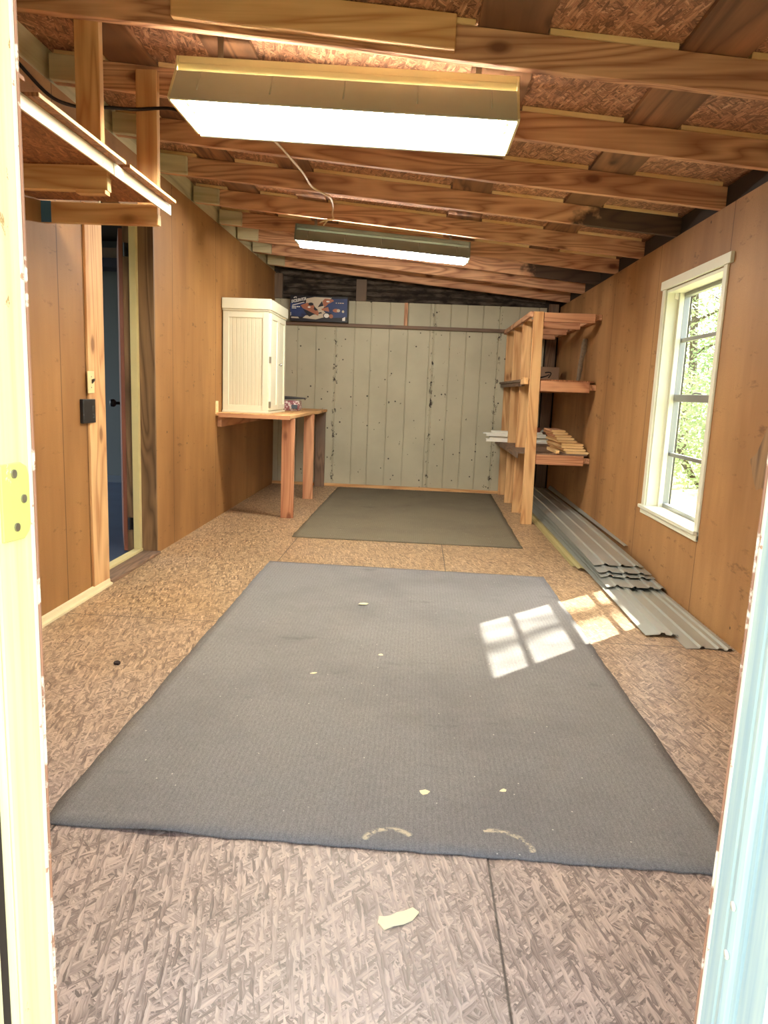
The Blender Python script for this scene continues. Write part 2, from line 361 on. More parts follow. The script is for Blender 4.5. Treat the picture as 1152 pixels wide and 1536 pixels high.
# right wall with the window opening (y 4.31..5.29, z .50..2.03)
m = MB(); y0, y1, z0, z1, WT = 4.31, 5.29, 0.50, 2.03, 2.375
m.box(W, W+0.02, 0.75, y0, 0, WT); m.box(W, W+0.02, y1, L+0.1, 0, WT); m.box(W, W+0.02, y0, y1, 0, z0); m.box(W, W+0.02, y0, y1, z1, WT)
struct('wall_right', m, 'wallR')
m = MB(); m.box(W+0.02, W+0.18, 0.75, y0, -0.4, 2.5); m.box(W+0.02, W+0.18, y1, L+0.1, -0.4, 2.5); m.box(W+0.02, W+0.18, y0, y1, -0.4, z0); m.box(W+0.02, W+0.18, y0, y1, z1, 2.5)
struct('wall_right_outer', m, 'darkbeam')
# back wall: vertically grooved siding
prof = [(0.0, L+0.06)]; x = 0.07
prof = [(-0.1, L)]
for gx in (0.07, 0.302, 0.536, 0.785, 1.028, 1.235, 1.467, 1.70, 1.98, 2.03, 2.235, 2.44, 2.64, 2.85, 3.09, 3.33):
    g = 0.012 if gx in (0.785, 2.03, 2.85) else 0.007
    prof += [(gx-g, L), (gx-g*.3, L+0.012), (gx+g*.3, L+0.012), (gx+g, L)]
prof += [(3.42, L), (3.42, L+0.06), (-0.1, L+0.06)]
struct('wall_back', MB().prism(prof, 2, 0, 2.357), 'siding')
m = MB(); m.box(-0.1, W+0.16, L+0.03, L+0.07, 2.30, 2.84); struct('wall_back_upper', m, 'foil')
m = MB(); m.box(3.40, W+0.02, L+0.02, L+0.08, 0, 2.5); struct('wall_back_edge', m, 'darkbeam')
struct('trim_1', MB().box(0.0, 3.5, L-0.035, L-0.001, 0, 0.035), 'goldx')
struct('trim_2', MB().box(0.0, 0.10, L-0.04, L+0.02, 2.36, 2.66), 'oldz', bev=.003)
struct('trim_3', MB().box(3.44, 3.56, L-0.04, L+0.015, 0.0, 2.40), 'oldz', bev=.003)
struct('trim_4', MB().box(1.03, 1.16, L-0.03, L+0.03, 2.357, 2.62), 'oldz', bev=.003)
# girt that carries the box, with the short upright above it
struct('trim_5', MB().box(0.0, 3.44, L-0.06, L-0.001, 2.035, 2.075), 'oldx', bev=.003)
struct('trim_6', MB().box(1.645, 1.69, L-0.05, L-0.001, 2.075, 2.355), 'rafz', bev=.003)
# roof deck
m = MB(); zd = lambda x: zb(x)+0.148
m.hexa([(-0.15,0.6,zd(-.15)),(W+0.3,0.6,zd(W+.3)),(W+0.3,L+.15,zd(W+.3)),(-0.15,L+.15,zd(-.15)),(-0.15,0.6,zd(-.15)+.02),(W+0.3,0.6,zd(W+.3)+.02),(W+0.3,L+.15,zd(W+.3)+.02),(-0.15,L+.15,zd(-.15)+.02)])
struct('ceiling', m, 'deck')
# pale ledger along the top of the left wall, dark plate above the right wall
struct('trim_7', MB().box(-0.11, -0.02, 0.9, L+.06, 2.68, 2.85), 'paley')
struct('trim_8', MB().box(W+0.05, W+0.10, 0.75, L, 2.37, 2.55), 'darkbeam')
# front wall with the doorway the picture is taken through
JL, JR, DY0, DY1 = 1.378, 2.322, 0.745, 0.90
m = MB(); m.box(-0.11, JL-0.05, DY0+.02, DY1-.005, -0.12, 2.8); m.box(JR+0.05, W+0.18, DY0+.02, DY1-.005, -0.12, 2.55); m.box(JL-0.05, JR+0.05, DY0+.02, DY1-.005, 2.15, 2.62)
struct('wall_front', m, 'exterior')
d2 = setting('door_2', (1.85, 0.82, 0))
struct('jamb', MB().prism([(JL-.05, .826), (JL-.002, .826), (JL, .829), (JL, DY1-.012), (JL+.001, DY1), (JL-.05, DY1)], 2, -0.1, 2.15), 'jambL', d2)
struct('jamb_edge', B(JL-.04, JL+.0025, DY1-.0005, DY1+.008, 0.0, 2.15), 'jambedge', d2, bev=.002)
struct('jamb_edge', B(JL-.04, JL+.0035, DY1+.0085, DY1+.013, 0.0, 2.15), 'rustedge', d2, bev=.001)
struct('jamb_bead', MB().prism([(JL-.02+.022*math.cos(a*math.pi/10), .817+.0085*math.sin(a*math.pi/10)) for a in range(-5, 6)]+[(JL-.04, .8255), (JL-.04, .8085)], 2, -0.1, 2.15), 'jambL', d2)
struct('weather_seal', B(JL-.05, JL-.004, .792, .808, -0.1, 2.15), 'darkbeam', d2)
struct('outer_casing', B(JL-.06, JL-.003, DY0, .790, -0.1, 2.15), 'jambL', d2)
jr = [(.90,0),(.868,0),(.865,.004),(.857,.004),(.853,-.001),(.849,-.006),(.838,-.008),(.828,-.006),(.824,-.001),(.816,0),(.812,.003),(.806,.003),(.802,-.003),(DY0,-.004)]
struct('jamb', MB().prism([(JR+d, y) for y, d in jr]+[(JR+.05, DY0), (JR+.05, DY1)], 2, -0.1, 2.15), 'jambR', d2)
struct('jamb_edge', B(JR-.002, JR+.03, DY1-.0005, DY1+.007, 0, 2.15), 'jambedge', d2, bev=.002)
struct('jamb_edge', B(JR-.003, JR+.03, DY1+.0075, DY1+.012, 0, 2.15), 'rustedge', d2, bev=.001)
struct('head_jamb', B(JL, JR, DY0, DY1, 2.10, 2.15), 'jambR', d2)
hg = MB().prism([(y, z) for (y, z) in [(DY1-.066, 1.047), (DY1-.02, 1.044), (DY1-.008, 1.052), (DY1-.004, 1.062), (DY1-.004, 1.125), (DY1-.009, 1.137), (DY1-.022, 1.143), (DY1-.066, 1.143)]], 0, JL-.001, JL+.0035)
hl = struct('hinge_leaf', hg, 'hinge', d2, bev=.001)
for (yy, zz) in ((DY1-.040, 1.130), (DY1-.020, 1.096), (DY1-.038, 1.062)):
    m = MB().tube([(JL+.003, yy, zz), (JL+.0055, yy, zz)], .0055, 14); m.smooth = False
    struct('screw', m, 'screw', hl)
for zz in (0.62, 0.55):
    m = MB().tube([(JR-.0078, .836, zz), (JR-.010, .836, zz)], .006, 12); struct('screw', m, 'white', d2)

# inner doorway on the left wall and the room beyond it
d1 = setting('door_1', (-0.1, 4.65, 0))
struct('side_casing', B(-0.001, 0.012, 4.012, 4.225, 0.0, 2.2), 'goldz', d1, bev=.002)
struct('jamb', B(-0.14, 0.004, 4.222, 4.24, 0, 2.3), 'straw_trim', d1)
struct('rough_jamb', B(-0.112, 0.004, 5.055, 5.075, 0, 2.32), 'dark_oak', d1)
struct('door_stop', B(-0.155, -0.105, 5.02, 5.075, 0.0, 2.32), 'yellowtrim', d1, bev=.003)
struct('hinge_jamb', B(-0.21, -0.155, 5.05, 5.08, 0.0, 2.32), 'dark_oak', d1)
struct('threshold', B(-0.10, 0.03, 4.22, 5.07, 0.0, 0.022), 'oldy', d1, bev=.006)
struct('threshold', B(-0.155, -0.10, 4.22, 5.07, 0.0, 0.04), 'yellowtrim', d1, bev=.004)
dd = Vector((-0.40, 0.917, 0)).normalized(); nn = Vector((-dd.y, dd.x, 0))
h0 = Vector((-0.20, 5.06, 0))
def slab(p, a, b, t0, t1, z0, z1):
    q = [p+dd*a+nn*t0, p+dd*a+nn*t1, p+dd*b+nn*t1, p+dd*b+nn*t0]
    return MB().hexa([(v.x, v.y, z0) for v in q] + [(v.x, v.y, z1) for v in q])
struct('door_slab', slab(h0, 0, 0.80, -0.0, 0.04, 0.015, 2.28), 'reddoor', d1, bev=.002)
kb = MB().tube([h0+dd*.74+nn*.04+Vector((0,0,1.07)), h0+dd*.74+nn*.075+Vector((0,0,1.07))], .012); kb.tube([h0+dd*.74+nn*.07+Vector((0,0,1.07)), h0+dd*.74+nn*.085+Vector((0,0,1.07)), h0+dd*.74+nn*.11+Vector((0,0,1.07)), h0+dd*.74+nn*.118+Vector((0,0,1.07))], [.02,.032,.03,.012], 14)
struct('door_knob', kb, 'black', d1)
for zz in (0.22, 2.14):
    m = MB().tube([(-0.19, 5.04, zz-.045), (-0.19, 5.04, zz+.045)], .009); m.box(-0.205, -0.16, 5.046, 5.051, zz-.045, zz+.045)
    m.smooth = False; struct('hinge', m, 'black', d1)
struct('floor_side_room', B(-5.0, -0.11, 3.0, 9.4, -0.1, 0.005), 'bluefloor')
struct('wall_side_room', B(-5.0, -0.11, 8.62, 8.72, 0.0, 3.0), 'greywall')
struct('baseboard_side_room', B(-5.0, -0.11, 8.60, 8.62, 0.0, 0.09), 'greyboard')
struct('ceiling_side_room', B(-5.0, -0.11, 3.0, 9.4, 2.86, 2.95), 'darkbeam')
struct('wall_side_room_front', B(-5.0, -0.11, 2.9, 3.0, 0.0, 2.95), 'greywall')
sh = thing('wall_shelf', 'dark navy wall shelf high up in the room beyond the side doorway', 'shelf', (-2.0, 8.5, 2.5))
obj('shelf_board', B(-3.2, -0.3, 8.30, 8.62, 2.52, 2.62), 'navy', sh)
obj('bracket', B(-1.2, -1.16, 8.34, 8.62, 2.38, 2.52), 'oldz', sh)
for i, (a, b, z, mt, lb) in enumerate([(-2.35, -1.62, 2.62, 'oldx', 'grey board lying on the navy shelf beyond the side doorway')]):
    tag(obj('lumber_board', MB().box(a, b, 8.36, 8.42, z, z+.12), mt), lb, 'board')

# skirting moulding left
struct('baseboard_left', MB().prism([(0.0, 0), (0.035, 0), (0.035, 0.012), (0.02, 0.016), (0.018, 0.036), (0.0, 0.04)], 1, 0.9, 4.215), 'straw_trim')

# ------------------------------------------------------------------ window
w1 = setting('window_1', (W, 4.8, 0.45))
struct('head_casing', B(W-0.022, W, 4.213, 5.365, 2.035, 2.095), 'winpaint', w1, bev=.003)
struct('side_casing', B(W-0.014, W, 4.262, 4.315, 0.445, 2.035), 'winpaint', w1, bev=.003)
struct('side_casing', B(W-0.014, W, 5.285, 5.345, 0.50, 2.035), 'winpaint', w1, bev=.003)
struct('sill', B(W-0.035, W+0.15, 4.262, 5.36, 0.478, 0.502), 'winpaint', w1, bev=.004)
struct('apron', B(W-0.018, W, 4.262, 5.345, 0.44, 0.478), 'winpaint', w1, bev=.003)
struct('reveal', B(W, W+0.16, 5.27, 5.292, 0.50, 2.03), 'winpaint', w1)
struct('reveal', B(W, W+0.16, 4.308, 4.33, 0.50, 2.03), 'winpaint', w1)
struct('reveal', B(W, W+0.16, 4.33, 5.27, 2.01, 2.032), 'winpaint', w1)
gx = W+0.125
m = MB(); m.box(gx-.02, gx+.02, 5.235, 5.27, .50, 2.01); m.box(gx-.02, gx+.02, 4.33, 4.365, .50, 2.01); m.box(gx-.02, gx+.02, 4.365, 5.235, .50, .53); m.box(gx-.02, gx+.02, 4.365, 5.235, 1.985, 2.01)
struct('frame', m, 'alu', w1, bev=.002)
struct('stop_bead', B(gx-.05, gx-.02, 5.235, 5.27, .50, 2.01), 'winpaint', w1)
struct('meeting_rail', B(gx-.022, gx+.015, 4.365, 5.235, 1.262, 1.312), 'alu', w1, bev=.003)
for z in (1.688, 0.888): struct('muntin', B(gx-.012, gx+.012, 4.365, 5.235, z-.013, z+.013), 'alu', w1, bev=.002)
for a, b in ((.53, .875), (.901, 1.262), (1.312, 1.675), (1.701, 1.985)): struct('pane', B(gx-.002, gx+.002, 4.365, 5.235, a, b), 'glass', w1)
struct('shade_bracket', B(W+.05, W+.085, 5.258, 5.27, 1.97, 2.01), 'white', w1)
struct('sash_latch', MB().tube([(gx-.03, 4.72, 1.318), (gx-.045, 4.78, 1.322), (gx-.03, 4.85, 1.318)], .006), 'alu', w1)

# ------------------------------------------------------------------ rafters
RY = [3.0, 3.74, 4.47, 5.2, 6.0, 6.74, 7.4, 8.05, 8.82]
ROOFB = [(0.28, 0.52), (0.84, 1.07), (2.04, 2.30), (2.81, 3.06)]
rl = ['front orange rafter with a pale board nailed along its face',
      'second orange roof rafter from the doorway, behind the big cream light',
      'third roof rafter from the doorway, ending right where the wall top begins',
      'fourth roof rafter from the doorway, with the cream cord crossing under it',
      'fifth roof rafter from the doorway, just in front of the grey-green light',
      'sixth roof rafter from the doorway, just behind the grey-green light',
      'seventh roof rafter from the doorway, black water stain at its right end',
      'eighth roof rafter from the doorway, above the shelving unit',
      'rearmost roof rafter, nearest to the back wall']
rm = ['rafx', 'rafx', 'rafx', 'raf_st', 'rafx', 'rafx', 'raf_st', 'rafx', 'rafx']
for i, y in enumerate(RY):
    t = thing('roof_rafter', rl[i], 'rafter', (1.8, y, zb(1.8)), 'roof rafters')
    obj('beam', MB().slope(0.0, W+0.045, y, y+.042, zb, .125), rm[i], t, bev=.003)
    edges = [0.0] + [e for b in ROOFB for e in b] + [W+.0]
    for j in range(0, len(edges), 2):
        a, b = edges[j]+.012, edges[j+1]-.012
        if b-a > .1: obj('filler_strip', MB().slope(a, b, y-.006, y+.036, lambda x: zb(x)+.126, .02), 'strawx', t)
    if y < 7.5 or True:
        if i > 0: obj('end_block', MB().slope(0.0, 0.205, y-.04, y-.001, zb, .118), 'palex', t, bev=.006)
    if i == 0:
        obj('nailed_board', MB().slope(0.86, 1.955, y-.042, y-.001, lambda x: zb(x)+.018, .125), 'goldx', t, bev=.005)['label'] = 'pale board'
bl = ['weathered roof board across the rafter tops, nearest the left wall', 'weathered roof board across the rafter tops, left of the lights',
      'weathered roof board across the rafter tops, at the right end of the lights', 'knotty weathered roof board across the rafter tops, nearest the right wall']
for k, (a, b) in enumerate(ROOFB):
    tag(obj('roof_board', MB().slope(a, b, 0.92, L, lambda x: zb(x)+.127, .019), 'roofboard', loc=(a, 5, zb(a)), bev=.002), bl[k], 'board', 'weathered roof boards')

# ------------------------------------------------------------------ tube lights
def fixture(name, label, y, xa, xb, ztop, slope, wing_n, wing_f, ctop, chan, wing_h, wingmat, chanmat, tubemat, tubes, endw):
    z = lambda x, h: ztop + h - slope*(x-xa)
    t = thing(name, label, 'ceiling light', ((xa+xb)/2, y, z((xa+xb)/2, 0)))
    def ext(prof, a, b):      # extrude a (y, h) profile along the sloping fixture axis
        m = MB(); n = len(prof); vs = [(x_, p[0], z(x_, p[1])) for x_ in (a, b) for p in prof]
        m.add(vs, [tuple(range(n))[::-1], tuple(range(n, 2*n))] + [(i, (i+1) % n, n+(i+1) % n, n+i) for i in range(n)]); return m
    y0, y1 = chan
    obj('housing', ext([(y0, 0), (y0, -.028), (y0-.004, -.030), (y0-.004, -.06), (y0+.01, -.066), (y1-.01, -.066), (y1+.004, -.06), (y1+.004, -.03), (y1, -.028), (y1, 0)], xa, xb), chanmat, t, bev=.002)
    th = .003; (n0, nh0), (n1, nh1) = wing_n
    def wing(p0, p1, nm):
        (a, ah), (b, bh) = p0, p1; s = 1 if b > a else -1
        o = obj(nm, ext([(a, ah), (b, bh), (b+s*.012, bh-.002), (b+s*.012, bh-.006), (b-s*.001, bh-.005), (a-s*th, ah-th)], xa, xb), wingmat, t)
        return o
    wn = wing(*wing_n, 'reflector_wing'); wing(*wing_f, 'reflector_wing')
    # pressed ribs on the back of the near wing
    (a, ah), (b, bh) = wing_n
    for k in range(5):
        x_ = xa+.1+k*(xb-xa-.2)/4
        obj('pressed_rib', MB().tube([(x_, a-.002, z(x_, ah-.004)), (x_, a*.35+b*.65-.003, z(x_, ah*.35+bh*.65))], .0035, 8), wingmat, wn)
    # lower pan of the housing and the two end plates
    obj('pan', ext([(y0, -.066), (y0, -.072), (y1, -.072), (y1, -.066)], xa, xb), 'white', t)
    for xe, s in ((xa, -1), (xb, 1)):
        e = s*.010
        pts = [(y0, 0.0), (wing_n[0][0]-.004, wing_n[0][1]), (wing_n[1][0]-.0, wing_n[1][1]+.004), (wing_n[1][0]+.02, wing_n[1][1]-.004), (wing_f[1][0]-.02, wing_f[1][1]-.004), (wing_f[1][0], wing_f[1][1]+.004), (wing_f[0][0]+.004, wing_f[0][1]), (y1, 0.0)]
        obj('end_plate', ext(pts, min(xe, xe+e), max(xe, xe+e)), chanmat, t, bev=.002)
    for x_ in (xa+.15, xb-.15):
        yc = (y0+y1)/2; obj('hanger_strap', MB().box(x_-.012, x_+.012, yc-.001, yc+.001, z(x_, -.001), zb(x_)+.149), 'screw', t)
    for (ty, th_, tr) in tubes:
        a, b = xa+.03, xb-.03
        tb = obj('tube', MB().tube([(a, ty, z(a, th_)), (b, ty, z(b, th_))], tr, 16), tubemat, t)
        for x_ in (a-.012, b):
            obj('socket', MB().box(x_, x_+.012, ty-.018, ty+.018, z(x_, th_)-.02, z(x_, -.070)), 'white', t)
    return t
fixture('tube_light', 'large cream fluorescent light with wide reflector, nearest the doorway', 3.2, 0.838, 2.212, 2.565, .036,
        ((3.10, -.065), (3.005, -.205)), ((3.31, -.065), (3.415, -.205)), 0, (3.122, 3.288), 0, 'reflector', 'fixcream', 'tube', [(3.165, -.150, .019), (3.250, -.150, .019)], 0)
fixture('tube_light', 'grey-green fluorescent light farther back, under the middle rafters', 6.12, 0.815, 2.228, 2.575, .071,
        ((6.06, -.052), (6.03, -.135)), ((6.22, -.052), (6.25, -.135)), 0, (6.085, 6.20), 0, 'fixgreen', 'fixgreen', 'tube2', [(6.14, -.150, .026)], 0)
# cream cord between the lights
cp = [(0.975, 3.40, 2.50), (0.969, 3.80, 2.535), (1.02, 4.15, 2.58), (1.06, 4.42, 2.575), (1.09, 4.72, 2.575), (1.10, 5.0, 2.575), (1.16, 5.12, 2.565), (1.20, 5.22, 2.56), (1.19, 5.45, 2.56), (1.15, 5.75, 2.575), (1.14, 5.93, 2.58)]
def smooth(pts, n=6):
    P = [Vector(p) for p in pts]; out = []
    for i in range(len(P)-1):
        p0, p1, p2, p3 = P[max(i-1, 0)], P[i], P[i+1], P[min(i+2, len(P)-1)]
        for k in range(n):
            t = k/n; out.append(.5*((2*p1)+(p2-p0)*t+(2*p0-5*p1+4*p2-p3)*t*t+(3*p1-p0-3*p2+p3)*t**3))
    return out+[P[-1]]
cd = tag(obj('cable', MB().tube(smooth(cp), .007, 8), 'cord', loc=cp[0]), 'cream electrical cord running under the rafters between the two lights', 'cable')
for a, b in (((1.14, 5.93, 2.58), (1.02, 5.98, 2.562)), ((1.13, 5.93, 2.578), (1.05, 5.99, 2.545))):
    obj('bare_wire_end', MB().tube(smooth([a, ((a[0]+b[0])/2, a[1]+.01, a[2]-.005), b]), .006, 8), 'straw_trim', cd)
bc = [(0.06, 3.25, 2.62), (0.10, 3.32, 2.56), (0.16, 3.42, 2.50), (0.24, 3.52, 2.50), (0.33, 3.60, 2.53), (0.44, 3.67, 2.55), (0.62, 3.68, 2.56), (0.74, 3.66, 2.50), (0.86, 3.62, 2.47), (0.98, 3.55, 2.49), (1.03, 3.45, 2.54)]
tag(obj('cable', MB().tube(smooth(bc), .008, 8), 'black', loc=bc[0]), 'black electrical cable drooping between the left wall top and the big light', 'cable')
bc = [(0.80, 3.44, 2.60), (0.86, 3.48, 2.66), (0.95, 3.50, 2.69), (1.05, 3.48, 2.67), (1.12, 3.42, 2.60)]
tag(obj('cable', MB().tube(smooth(bc), .009, 8), 'black', loc=bc[0]), 'short black cable loop arching above the left end of the big light', 'cable')

# ------------------------------------------------------------------ hanging shelf, upper left
t = thing('hanging_shelf', 'high strand board shelf hung from the rafters over the side doorway', 'shelf', (0.3, 2.8, 2.05))
for (ya, yb, dz) in ((1.2, 2.235, .012), (2.31, 2.97, 0), (3.01, 3.56, 0)): obj('shelf_panel', B(0.0, 0.672, ya, yb, 2.098+dz, 2.11+dz), 'shelfosb', t)
for (ya, yb, dz) in ((2.31, 2.97, 0), (3.01, 3.56, 0)): obj('panel_edge', B(0.672, 0.674, ya, yb, 2.098+dz, 2.11+dz), 'strawy', t)  # pale front edges: the tube's light on them put into the colour
es = obj('edge_strip', MB().box(0.628, 0.636, 1.6, 3.60, 2.050, 2.092).box(0.60, 0.636, 1.6, 3.60, 2.0925, 2.097), 'strip', t, bev=.001)
obj('splice_plate', B(0.636, 0.639, 2.94, 3.03, 2.048, 2.094), 'white', es)
for y, x1_ in ((2.98, .588), (3.58, .575)):
    a = obj('arm', B(0.0, x1_, y, y+.04, 2.0, 2.095), 'goldx', t, bev=.003)
    obj('cut_end', B(x1_, x1_+.003, y+.002, y+.038, 2.002, 2.05), 'strawx', a)
    if y > 3.5: obj('blue_paint_mark', B(0.0, 0.05, y-.002, y+.001, 1.998, 2.097), 'blue', a)
    if y < 3: obj('end_cleat', B(x1_-.12, x1_, y-.015, y+.03, 1.985, 2.0), 'goldx', t)
for (xa, xb, ya, z0_, z1_) in ((0.44, 0.541, 3.045, 2.11, zb(.49)+.10), (0.431, 0.536, 3.697, 2.11, 2.742), (0.40, 0.505, 2.44, 1.96, zb(.45)+.1)):
    obj('post', B(xa, xb, ya, ya+.038, z0_, z1_), 'goldz', t, bev=.003)

# ------------------------------------------------------------------ wall plates
sw = thing('light_switch', 'ivory light switch plate on the board left of the side doorway', 'light switch', (0.012, 4.03, 1.235))
obj('plate', B(0.012, 0.019, 3.99, 4.068, 1.172, 1.296), 'ivory', sw, bev=.003)
obj('toggle', MB().prism([(0.018, 1.225), (0.034, 1.245), (0.034, 1.255), (0.018, 1.250)], 1, 4.033, 4.045), 'black', sw)
for z in (1.205, 1.265): obj('screw', MB().tube([(0.0185, 4.03, z), (0.0205, 4.03, z)], .004, 10), 'screw', sw)
ot = thing('wall_outlet', 'black wall outlet plate below the light switch', 'outlet', (0.0, 3.99, 1.07))
obj('plate', B(0.0, 0.022, 3.917, 4.07, 1.005, 1.14), 'black', ot, bev=.004)
for (a, b, c_, d_) in ((4.028, 4.05, 1.098, 1.102), (4.03, 4.034, 1.085, 1.10), (4.028, 4.05, 1.052, 1.056), (4.046, 4.05, 1.035, 1.056), (4.028, 4.05, 1.033, 1.037), (4.03, 4.034, 1.07, 1.082)):
    obj('slot_mark', B(0.0215, 0.0235, a, b, c_, d_), 'greywall', ot)
ot = thing('wall_outlet', 'narrow ivory outlet plate on the left wall beside the workbench', 'outlet', (0.0, 6.63, 1.04))
obj('plate', B(0.0, 0.008, 6.59, 6.67, .98, 1.10), 'ivory', ot, bev=.002)
for z in (1.06, 1.02): obj('socket_face', B(0.008, 0.011, 6.615, 6.645, z-.014, z+.014), 'straw_trim', ot, bev=.003)

# ------------------------------------------------------------------ workbench, cabinet, bundle
t = thing('workbench', 'plain wooden workbench along the left wall under the white cabinet', 'workbench', (0.35, 7.9, 0))
m = MB(); ys = [6.60, 7.2, 7.8, 8.05, 8.25, 8.4, 8.8, 9.2]; xs = [0.70, .70, .695, .69, .73, .725, .71, .71]
prof = [(0.0, 6.60)] + list(zip(xs, ys)) + [(0.0, 9.2)]
obj('bench_top', MB().prism(prof, 2, 0.962, 0.995), 'goldy', t, bev=.003)
obj('front_rail', B(0.03, 0.70, 6.585, 6.60, 0.955, 0.99), 'redx', t)
def leg(xa, xb, ya, yb, mat): obj('leg', B(xa, xb, ya, yb, 0, 0.962), mat, t, bev=.004)
leg(0.592, 0.715, 6.76, 6.80, 'redz'); leg(0.60, 0.715, 8.03, 8.07, 'redz'); leg(0.575, 0.70, 9.13, 9.17, 'oldz')
obj('wall_cleat', B(0.0, 0.04, 6.66, 9.18, 0.86, 0.955), 'redy', t, bev=.003)
t = thing('wall_cabinet', 'cream white two-door cabinet standing on the workbench', 'cabinet', (0.23, 7.22, 0.995))
cx0, cx1, cy0, cy1, cz0, cz1 = 0.012, 0.445, 6.80, 7.60, 0.997, 1.95
obj('body', B(cx0, cx1, cy0+.012, cy1, cz0, cz1), 'cab', t, bev=.002)
m = MB(); 
for (a, b, c_, d_) in ((cx0, cx0+.055, cz0, cz1), (cx1-.055, cx1, cz0, cz1), (cx0+.055, cx1-.055, cz0, cz0+.07), (cx0+.055, cx1-.055, cz1-.07, cz1)): m.box(a, b, cy0, cy0+.012, c_, d_)
obj('side_frame', m, 'cab', t, bev=.002)
obj('side_panel', B(cx0+.055, cx1-.055, cy0+.008, cy0+.0125, cz0+.07, cz1-.07), 'cabbead', t)
obj('crown', MB().box(cx0-.006, cx1+.028, cy0-.025, cy1+.035, cz1+.005, 2.052).box(cx0-.004, cx1+.015, cy0-.012, cy1+.02, cz1-.012, cz1+.006), 'cab', t, bev=.005)
obj('base_moulding', B(cx0-.004, cx1+.015, cy0-.012, cy1+.012, cz0-.001, cz0+.018), 'cab', t, bev=.003)
mid = (cy0+cy1)/2
for k, (a, b) in enumerate(((cy0+.045, mid-.002), (mid+.002, cy1-.035))):
    m = MB(); fw = .05; zc, zd_ = cz0+.03, cz1-.02
    m.box(cx1, cx1+.018, a, a+fw, zc, zd_); m.box(cx1, cx1+.018, b-fw, b, zc, zd_); m.box(cx1, cx1+.018, a+fw, b-fw, zc, zc+fw); m.box(cx1, cx1+.018, a+fw, b-fw, zd_-fw, zd_)
    m.box(cx1, cx1+.007, a+fw, b-fw, zc+fw, zd_-fw)
    dr = obj('door', m, 'cab', t, bev=.002)
    if k == 1: obj('knob', MB().tube([(cx1+.018, a+.025, 1.47), (cx1+.03, a+.025, 1.47), (cx1+.034, a+.025, 1.47), (cx1+.045, a+.025, 1.47), (cx1+.05, a+.025, 1.47)], [.005, .005, .014, .014, .005], 12), 'chrome', dr)
    if k == 0:
        for z in (1.08, 1.5): obj('hinge', B(cx1+.0, cx1+.02, a-.012, a, z-.03, z+.03), 'screw', dr)
bn = thing('wrapped_bundle', 'bundle of printed packets in clear wrap on the workbench behind the cabinet', 'bundle', (0.45, 8.15, 0.997))
random.seed(3)
m = MB(); vs = []; NU, NV = 14, 5
for j in range(NV+1):
    for i in range(NU):
        a = 2*math.pi*i/NU; rr = 1+random.uniform(-.05, .05); ca, sa = math.cos(a), math.sin(a)
        se = lambda c: math.copysign(abs(c)**.5, c)
        bul = 1-.12*(j == 0)-.03*(j == NV)
        vs.append((0.43+.125*se(ca)*rr*bul, 8.08+.12*se(sa)*rr*bul, .997+.112*j/NV+random.uniform(-.004, .004)*(0 < j < NV)))
fs = [tuple(range(NU))[::-1], tuple(range(NV*NU, NV*NU+NU))] + [(j*NU+i, j*NU+(i+1) % NU, (j+1)*NU+(i+1) % NU, (j+1)*NU+i) for j in range(NV) for i in range(NU)]
obj('packets', m.add(vs, fs), 'wrap', bn)
obj('barcode_label', B(0.47, 0.535, 7.948, 7.958, 1.02, 1.065), 'greyboard', bn)
tag(obj('black_folder', MB().hexa([(0.29,7.92,1.112),(0.62,7.97,1.132),(0.60,8.22,1.132),(0.29,8.22,1.112),(0.29,7.92,1.158),(0.62,7.97,1.142),(0.60,8.22,1.142),(0.29,8.22,1.158)]), 'black', bev=.004, loc=(.45,8.1,1.112)), 'black padded folder lying on top of the wrapped bundle', 'folder')

# printed box on the girt of the back wall
t = thing('toy_box', 'blue and black printed carton standing on the back wall ledge', 'box', (0.57, L-.1, 2.076))
bx0, bx1, by, bz0, bz1 = 0.225, 0.945, L-0.16, 2.076, 2.385
obj('carton', B(bx0, bx1, by, L-.062+.06, bz0, bz1), 'boxblack', t, bev=.003)
U = lambda u, v: (bx0+(bx1-bx0)*u, bz0+(bz1-bz0)*(1-v))
def decal(name, pts, mat, d):
    P2 = [U(*p) for p in pts]; obj(name, MB().prism(P2, 1, by-d, by-.0002) if False else MB().add([(p[0], by-d, p[1]) for p in P2]+[(p[0], by-d+.0009, p[1]) for p in P2], [tuple(range(len(P2)))[::-1], tuple(range(len(P2), 2*len(P2)))]+[(i, (i+1) % len(P2), len(P2)+(i+1) % len(P2), len(P2)+i) for i in range(len(P2))]), mat, t)
decal('printed_field', [(0,.30),(.28,.28),(.30,.85),(0,.80)], 'boxblue', .0010)
decal('printed_field', [(.68,.10),(.99,.08),(.99,.80),(.60,.86),(.60,.5)], 'boxblue', .0010)
decal('printed_swoosh', [(.28,.12),(.42,.05),(.72,.06),(.66,.20),(.56,.52),(.62,.66),(.60,.82),(.45,.92),(.22,.88),(.27,.78),(.52,.70),(.40,.34),(.27,.34)], 'boxbeige', .0020)
decal('printed_hull', [(.18,.38),(.30,.28),(.40,.36),(.50,.64),(.49,.78),(.40,.68),(.22,.50)], 'boxrust', .0030)
decal('printed_hull', [(.56,.20),(.60,.10),(.73,.12),(.76,.18),(.66,.30),(.60,.44),(.57,.32)], 'boxrust', .0030)
decal('printed_hull', [(.54,.50),(.66,.42),(.68,.60),(.56,.56)], 'boxrust', .0030)
decal('printed_shadow', [(.22,.52),(.42,.72),(.34,.82),(.30,.76)], 'boxblack', .0040)
decal('printed_shadow', [(.42,.42),(.49,.56),(.44,.58),(.41,.52)], 'boxblack', .0040)
decal('printed_shadow', [(.55,.20),(.58,.38),(.48,.44)], 'boxblack', .0040)
